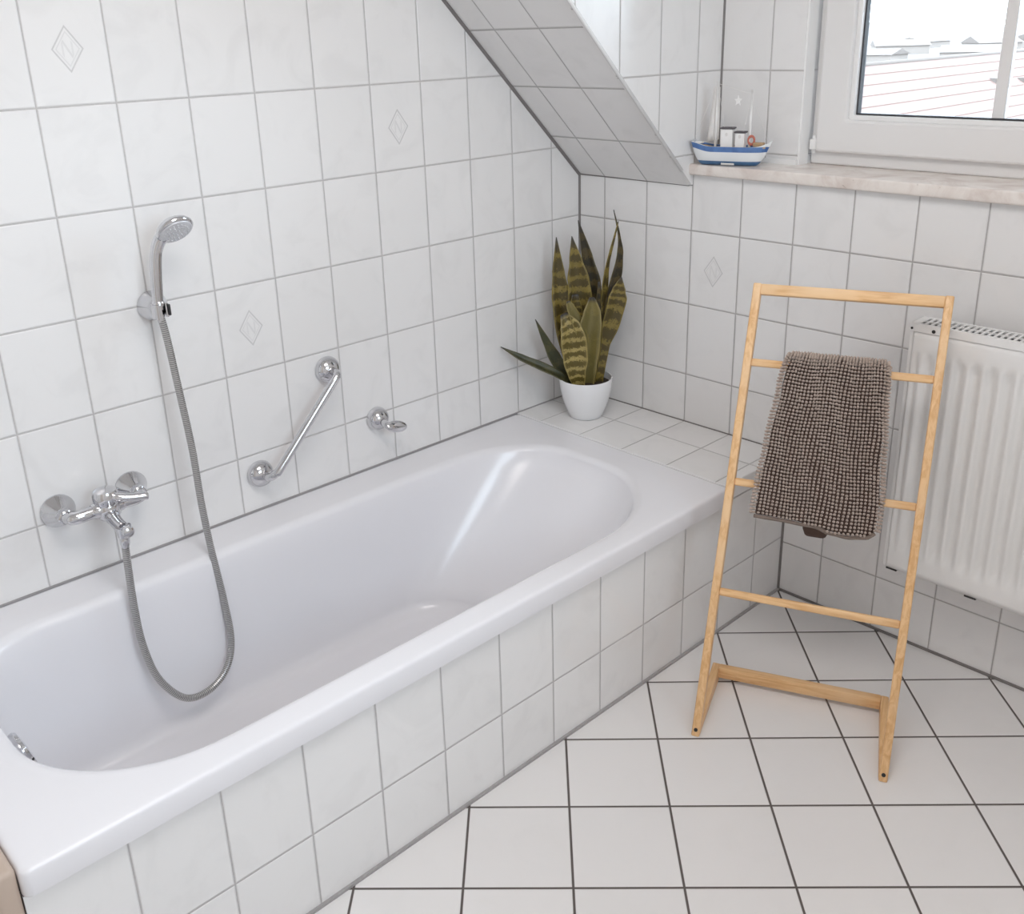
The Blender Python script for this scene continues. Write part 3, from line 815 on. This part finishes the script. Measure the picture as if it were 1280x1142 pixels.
for x0, x1 in ((-.001, .008), (RWD - .008, RWD + .001)):
    link('side_panel', bbox(x0, x1, RYF + .003, RYB - .002, .004, RH - .002, .0025), 'white_lacquer', ra)
b = bmesh.new()
box(b, 0, RWD, RYF - .001, RYF + .009, RH - .017, RH); box(b, 0, RWD, RYB - .008, RYB, RH - .012, RH)
box(b, 0, .012, RYF + .008, RYB - .007, RH - .004, RH); box(b, RWD - .012, RWD, RYF + .008, RYB - .007, RH - .004, RH)
n = 60
for k in range(n):
    x = .014 + (RWD - .028) * k / (n - 1); box(b, x - .0027, x + .0027, RYF + .008, RYB - .007, RH - .003, RH - .0005)
box(b, .01, RWD - .01, -.088, -.084, RH - .003, RH - .0002)
link('top_grille', b, 'white_lacquer', ra)
b = bmesh.new(); box(b, .012, RWD - .012, RYF + .010, RYB - .009, RH - .018, RH - .012); link('grille_shade_slab', b, 'gasket', ra)  # dark slab standing in for the shade between the grille bars
for x, r in ((.0045, .0028), (.052, .0042), (.081, .0042)):
    b = bmesh.new(); lathe(b, (x, RYF + .001, RH - .0105), (0, -1, 0), [(0, r), (.0035, r * .9), (.004, 0)], 14); link('clip', b, 'black_plastic', ra)
for x in (.022, .205, .60):
    link('hanger_clip', bbox(x - .013, x + .013, RYF + .0005, RYF + .014, -.0005, .0042, .001), 'black_plastic', ra)
for x in (.15, RWD - .15):
    b = bmesh.new(); box(b, x - .015, x + .015, RYB - .002, -.0005, .06, RH - .06)
    link('wall_mount', b, 'white_lacquer', ra)

# ------------------------------------------------------------------ model boat on the sill
BL = .203
bt = empty('model_boat', 'small blue and white wooden model fishing boat on the window sill', 'model boat', (.5035, -.001, 1.1345), 0)
ax = Vector((.195, .065, 0)).normalized()
bt.rotation_euler = (0, 0, math.atan2(ax.y, ax.x))
bt.location = (.5030, .018, 1.1343); bt.scale = (1, 1, 1.33)
def hull_half(t):                      # t 0 (left, blunt raised end) .. 1 (right, pointed end)
    return .0285 * (max(0, 1 - abs(2 * t - .92) ** 3.2)) ** .6 if t < .97 else .003
def sheer(t): return .036 + .009 * max(0, 1 - t / .24) + (.010 * max(0, (t - .8) / .2) ** 2)
def keel(t): return .0 + .022 * max(0, (t - .82) / .18) ** 2 + .014 * max(0, (.13 - t) / .13) ** 2
st = []
for i in range(29):
    t = i / 28; x = (t - .5) * BL
    x0 = x; hw = max(hull_half(min(max(t, .015), .985)), .0022); zt, zk = sheer(t), keel(t)
    ring = []
    for k in range(13):
        a = PI * k / 12; y = -math.cos(a); zz = math.sin(a)
        f = zz ** .75
        sx = x + (0.004 * (t - .5)) * 0
        # flare: bottom is shorter than the deck at both ends
        sh = (1 - f) * 0 + f * ((.014 * max(0, (t - .75) / .25)) * -1 + .012 * max(0, (.2 - t) / .2))
        ring.append(Vector((sx + sh, hw * (abs(y) ** .8) * (1 if y > 0 else -1), zt + (zk - zt) * f)))
    st.append(ring)
def boat_mat():
    m, nt, bb, out = new_mat('boat_hull'); g = NB(nt)
    co = g.obj(); s = g.sep(co)
    lift = g.math('MULTIPLY', g.sstep(s[0], -.105, -.045, 1.0, 0.0), .007)
    z = g.math('SUBTRACT', s[2], lift)
    n = g.noise(co, 60.0, 3.0)
    blue = g.mix(n, (.045, .10, .28), (.10, .22, .46))
    c = g.mix(g.sstep(s[2], .0085, .0095), g.mix(n, (.03, .10, .24), (.10, .22, .38)), (.74, .76, .77))
    c = g.mix(g.sstep(z, .0255, .0265), c, blue)
    c = g.mix(g.sstep(z, .0355, .0362), c, (.72, .74, .75))
    g.link(c, bb.inputs['Base Color']); bb.inputs['Roughness'].default_value = .55
    return m
M['boat_hull'] = boat_mat()
M['boat_tan'] = simple('boat_tan', (.50, .34, .19), .6, mottle=.2)
M['boat_white'] = simple('boat_white', (.84, .83, .82), .55, mottle=.05)
M['boat_sail'] = simple('boat_sail', (.72, .70, .68), .8, mottle=.06)
M['boat_dark'] = simple('boat_dark', (.10, .09, .10), .6, mottle=.2)
M['boat_red'] = simple('boat_red', (.55, .17, .12), .55, mottle=.2)
b = bmesh.new(); V = rings(b, st, False, False) if False else None
VV_ = [[b.verts.new(p) for p in r] for r in st]
for r0, r1 in zip(VV_, VV_[1:]):
    for i in range(12): b.faces.new((r0[i], r0[i + 1], r1[i + 1], r1[i]))
b.faces.new(VV_[0]); b.faces.new(VV_[-1][::-1])
bmesh.ops.recalc_face_normals(b, faces=b.faces)
hl = link('hull', b, 'boat_hull', bt, smooth=True, angle=50)
md = hl.modifiers.new('thick', 'SOLIDIFY'); md.thickness = .0018; md.offset = -1
b = bmesh.new(); top_, botr = [], []
for i in range(2, 27):
    t = i / 28; x = (t - .5) * BL; hw = hull_half(t) * .93; z = min(sheer(t), .040) - .004
    top_.append((b.verts.new((x, -hw, z)), b.verts.new((x, hw, z)))); botr.append((b.verts.new((x, -hw * .9, z - .003)), b.verts.new((x, hw * .9, z - .003))))
for k in range(len(top_) - 1):
    b.faces.new((top_[k][0], top_[k + 1][0], top_[k + 1][1], top_[k][1])); b.faces.new((botr[k][0], botr[k][1], botr[k + 1][1], botr[k + 1][0]))
    b.faces.new((top_[k][0], botr[k][0], botr[k + 1][0], top_[k + 1][0])); b.faces.new((top_[k][1], top_[k + 1][1], botr[k + 1][1], botr[k][1]))
b.faces.new((top_[0][0], top_[0][1], botr[0][1], botr[0][0])); b.faces.new((top_[-1][0], botr[-1][0], botr[-1][1], top_[-1][1]))
link('deck', b, 'boat_tan', bt)
for x0, x1, z1, y in ((-.026, .004, .067, .012), (.011, .034, .060, .011)):
    cb = link('cabin', bbox(x0, x1, -y, y, .033, z1, .001), 'boat_white', bt)
    link('cabin_roof', bbox(x0 - .003, x1 + .003, -y - .002, y + .002, z1, z1 + .003, .001), 'boat_dark', cb)
    bb_ = bmesh.new(); lathe(bb_, ((x0 + x1) / 2, -y - .0006, (z1 + .04) / 2 + .004), (0, 1, 0), [(0, .0035), (.001, .0035)], 14); link('porthole', bb_, 'boat_sail', cb)
for x, h in ((-.042, .150), (.045, .130)):
    bb_ = bmesh.new(); lathe(bb_, (x, 0, .033), (0, 0, 1), [(0, .0032), (h * .8, .0024), (h - .033, .0012)], 10); link('mast', bb_, 'boat_white', bt, smooth=True)
# sails hanging loose from the left mast
def sail(pts, nm):
    bb_ = bmesh.new(); rows = []
    for j in range(9):
        t = j / 8; row = []
        for i in range(7):
            u = i / 6; p = Vector(pts[0]).lerp(Vector(pts[1]), u).lerp(Vector(pts[3]).lerp(Vector(pts[2]), u), t)
            p.y += .003 * math.sin(u * 8 + t * 2); row.append(bb_.verts.new(p))
        rows.append(row)
    for a, c in zip(rows, rows[1:]):
        for i in range(6): bb_.faces.new((a[i], a[i + 1], c[i + 1], c[i]))
    o = link(nm, bb_, 'boat_sail', bt, smooth=True); md = o.modifiers.new('thick', 'SOLIDIFY'); md.thickness = .0008
sail([(-.052, .001, .140), (-.044, .001, .146), (-.046, .002, .045), (-.066, .002, .042)], 'sail')
sail([(-.040, .001, .146), (-.037, .001, .142), (-.033, .002, .048), (-.040, .002, .045)], 'sail')
bb_ = bmesh.new()
for p, q in (((-.042, 0, .149), (-.095, 0, .052)), ((-.042, 0, .149), (-.020, 0, .070)), ((.045, 0, .129), (.090, 0, .046)), ((.045, 0, .129), (.028, 0, .062)), ((-.042, 0, .149), (.045, 0, .129))):
    tube(bb_, [p, q], .0004, 5)
link('rigging', bb_, 'boat_sail', bt)
bb_ = bmesh.new(); sp = [Vector((.011 + (.0100 if k % 2 == 0 else .0042) * math.sin(PI * k / 5), 0, .118 + (.0100 if k % 2 == 0 else .0042) * math.cos(PI * k / 5))) for k in range(10)]
rings(bb_, [[p + Vector((0, -.001, 0)) for p in sp], [p + Vector((0, .001, 0)) for p in sp]]); bmesh.ops.recalc_face_normals(bb_, faces=bb_.faces)
link('star_ornament', bb_, 'boat_white', bt)
bb_ = bmesh.new(); R1 = [(.050 + .0075 * math.cos(2 * PI * k / 20), -.002, .047 + .0075 * math.sin(2 * PI * k / 20)) for k in range(21)]; tube(bb_, R1, .0026, 10)
link('lifebuoy', bb_, 'boat_red', bt, smooth=True)
link('bow_locker', bbox(.056, .082, -.009, .009, .036, .043, .001), 'boat_tan', bt)
link('stern_rail', bbox(-.097, -.074, -.011, .011, .0395, .0425, .001), 'boat_white', bt)
bb_ = bmesh.new()
for k in range(14): ellipsoid(bb_, (.000 + .0024 * k - .016, -.0285, .0045), (.0014, 0, 0), (0, .0016, 0), (0, 0, .0022), 8, 6)
link('net_fringe', bb_, 'boat_sail', bt, smooth=True)

# ------------------------------------------------------------------ added fill lamp (out of view, put in to brighten the room)
lamp = empty('fill_lamp', 'added, unseen fill lamp on the ceiling between bath and door', 'lamp', (1.45, -1.50, ZC))
b = bmesh.new(); lathe(b, (0, 0, -.012), (0, 0, 1), [(0, .49), (.012, .49)], 40); link('fill_lamp_base', b, 'trim_white', lamp, smooth=True, angle=40)
def emit(name, col, s):
    m, nt, bb, out = new_mat(name); bb.inputs['Emission Color'].default_value = (*col, 1); bb.inputs['Emission Strength'].default_value = s
    bb.inputs['Base Color'].default_value = (.8, .8, .8, 1); return m
FILL_LAMP = 7.4
b = bmesh.new(); lathe(b, (0, 0, -.012), (0, 0, -1), [(0, .48), (.02, .475), (.035, .44), (.05, .3), (.054, 0)], 40)
link('fill_lamp_shade', b, emit('fill_lamp_glow', (1.0, .955, .925), FILL_LAMP), lamp, smooth=True, angle=60)

# ------------------------------------------------------------------ outside
hs_ = empty('neighbouring_house', 'neighbouring house with a pale red tiled roof seen through the window', 'house', (-8.5, 26, -6.5))
b = bmesh.new(); pit = .62
nrow, step = 30, .27
RYa, RYb = 10 - 26, 46 - 26
for k in range(nrow):
    x0, x1 = k * step, (k + 1) * step + .03
    z0, z1 = 7.1 - pit * x0, 7.1 - pit * x1
    v = [b.verts.new(p) for p in ((x0, RYa, z0), (x0, RYb, z0), (x1, RYb, z1 + .020), (x1, RYa, z1 + .020), (x0, RYa, z0 - .08), (x0, RYb, z0 - .08), (x1, RYb, z1 - .03), (x1, RYa, z1 - .03))]
    for f in ((0, 3, 2, 1), (4, 5, 6, 7), (0, 4, 7, 3), (1, 2, 6, 5), (3, 7, 6, 2), (0, 1, 5, 4)): b.faces.new([v[i] for i in f])
v = [b.verts.new(p) for p in ((0, RYa, 7.1), (0, RYb, 7.1), (-7, RYb, 2.8), (-7, RYa, 2.8))]; b.faces.new(v)
bmesh.ops.recalc_face_normals(b, faces=b.faces)
rf = link('roof', b, 'roof', hs_)
b = bmesh.new(); tube(b, [(0, RYa, 7.09), (0, RYb, 7.09)], .055, 12); link('ridge', b, 'far_roof', rf, smooth=True)
b = bmesh.new(); box(b, -6.5, 7.3, RYa + .4, RYb - .4, 0, 2.4); link('wall', b, 'render_wall', hs_)
for k, (x, y) in enumerate(((.9, -3.6), (1.0, -2.2), (1.2, 1.5), (.8, 3.2))):
    b = bmesh.new(); box(b, x - .10, x + .10, y - .14, y + .14, 7.1 - pit * x - .02, 7.1 - pit * x + .09)
    link('roof_vent', b, 'far_roof', rf)
b = bmesh.new(); box(b, -420, 420, -60, 520, -6.7, -6.5); struct('ground', b, 'far_field')
b = bmesh.new()
NXh = 60
prev = None
for i in range(NXh + 1):
    x = -420 + 840 * i / NXh; h = -2.6 + 1.6 * math.sin(i * .5) + 1.1 * math.sin(i * 1.3 + 1)
    row = [b.verts.new((x, 300, -6.5)), b.verts.new((x, 340, h)), b.verts.new((x, 420, h + .4)), b.verts.new((x, 500, -6.5))]
    if prev:
        for k in range(3): b.faces.new((prev[k], prev[k + 1], row[k + 1], row[k]))
    prev = row
bmesh.ops.recalc_face_normals(b, faces=b.faces)
struct('ground_hill', b, 'far_field', smooth=True)
hg = 'houses of the far town beyond the red roof'
spots = [(-96, 190, 9, 7, 2.6), (-80, 196, 11, 8, 3.0), (-116, 240, 12, 9, 3.2), (-97, 246, 10, 8, 3.6), (-76, 238, 13, 9, 2.8), (-134, 290, 13, 10, 2.8), (-104, 286, 15, 10, 3.2)]
proto = None
for k, (x, y, ww, dd, hh) in enumerate(spots):
    r = empty('distant_house', 'pale hazy house of the far town beyond the red roof', 'house', (x, y, -6.5), .3 * k, hg)
    b = bmesh.new(); box(b, -ww / 2, ww / 2, -dd / 2, dd / 2, 0, hh * .62); link('wall', b, 'render_wall', r)
    b = bmesh.new(); prism_yz(b, [(-dd / 2 - .4, hh * .6), (dd / 2 + .4, hh * .6), (0, hh)], -ww / 2 - .3, ww / 2 + .3); link('roof', b, 'far_roof', r)

# ------------------------------------------------------------------ sky and light
wd = bpy.data.worlds.new('overcast'); S.world = wd; wd.use_nodes = True
nt = wd.node_tree
bg = nt.nodes['Background']
g = NB(nt)
gen = g.n('ShaderNodeTexCoord').outputs['Generated']; zz = g.sep(gen)[2]
g.link(g.mix(g.sstep(zz, -.05, .9), (.76, .885, 1.0), (.73, .865, 1.0)), bg.inputs[0])
SKY = 10.0
bg.inputs[1].default_value = SKY
pt = bpy.data.lights.new('window_portal', 'AREA'); pt.shape = 'RECTANGLE'; pt.size = .70; pt.size_y = .92
po = bpy.data.objects.new('window_portal', pt); COL.objects.link(po)
pt.cycles.is_portal = True
po.location = Matrix.Rotation(RW, 3, 'Z') @ Vector(((SX0 + SX1) / 2, .24, (SZ0 + SZ1) / 2)); po.rotation_euler = (-PI / 2, 0, RW)

pt2 = bpy.data.lights.new('window_portal', 'AREA'); pt2.shape = 'RECTANGLE'; pt2.size = W2W - .2; pt2.size_y = W2[3] - W2[2] - .2
po2 = bpy.data.objects.new('window_portal', pt2); COL.objects.link(po2); pt2.cycles.is_portal = True
po2.location = (XR + .14, (W2[0] + W2[1]) / 2, (W2[2] + W2[3]) / 2); po2.rotation_euler = (-PI / 2, 0, -PI / 2)

# ------------------------------------------------------------------ camera
Rm = [[0.687599952055737, 0.725520601173136, -0.02874305492322897], [0.2354139970264683, -0.2602077284594695, -0.9364145385746554], [-0.6868672040045078, 0.6371120743819995, -0.34971652626047756]]
cam = bpy.data.cameras.new('camera'); co = bpy.data.objects.new('camera', cam); COL.objects.link(co)
mw = Matrix.Identity(4)
for i in range(3):
    mw[i][0] = Rm[0][i]; mw[i][1] = -Rm[1][i]; mw[i][2] = -Rm[2][i]
mw.translation = Vector((1.9766009541297698, -2.1548931059915426, 1.471215520902344))
co.matrix_world = mw
f, cx, cy = 1236.8768, 631.35203, 499.88745
cam.sensor_fit = 'HORIZONTAL'; cam.sensor_width = 36; cam.lens = f / 1280 * 36
cam.shift_x = (640 - cx) / 1280; cam.shift_y = (cy - 571) / 1280
cam.clip_start = .02; cam.clip_end = 2000
S.camera = co

S.view_settings.view_transform = 'Standard'; S.view_settings.look = 'None'
S.view_settings.exposure = 0.06; S.view_settings.gamma = 1.0; S.view_settings.use_curve_mapping = False
S.cycles.max_bounces = 14; S.cycles.diffuse_bounces = 8; S.cycles.glossy_bounces = 6; S.cycles.transparent_max_bounces = 10
S.cycles.use_denoising = True; S.cycles.sample_clamp_indirect = 20.0
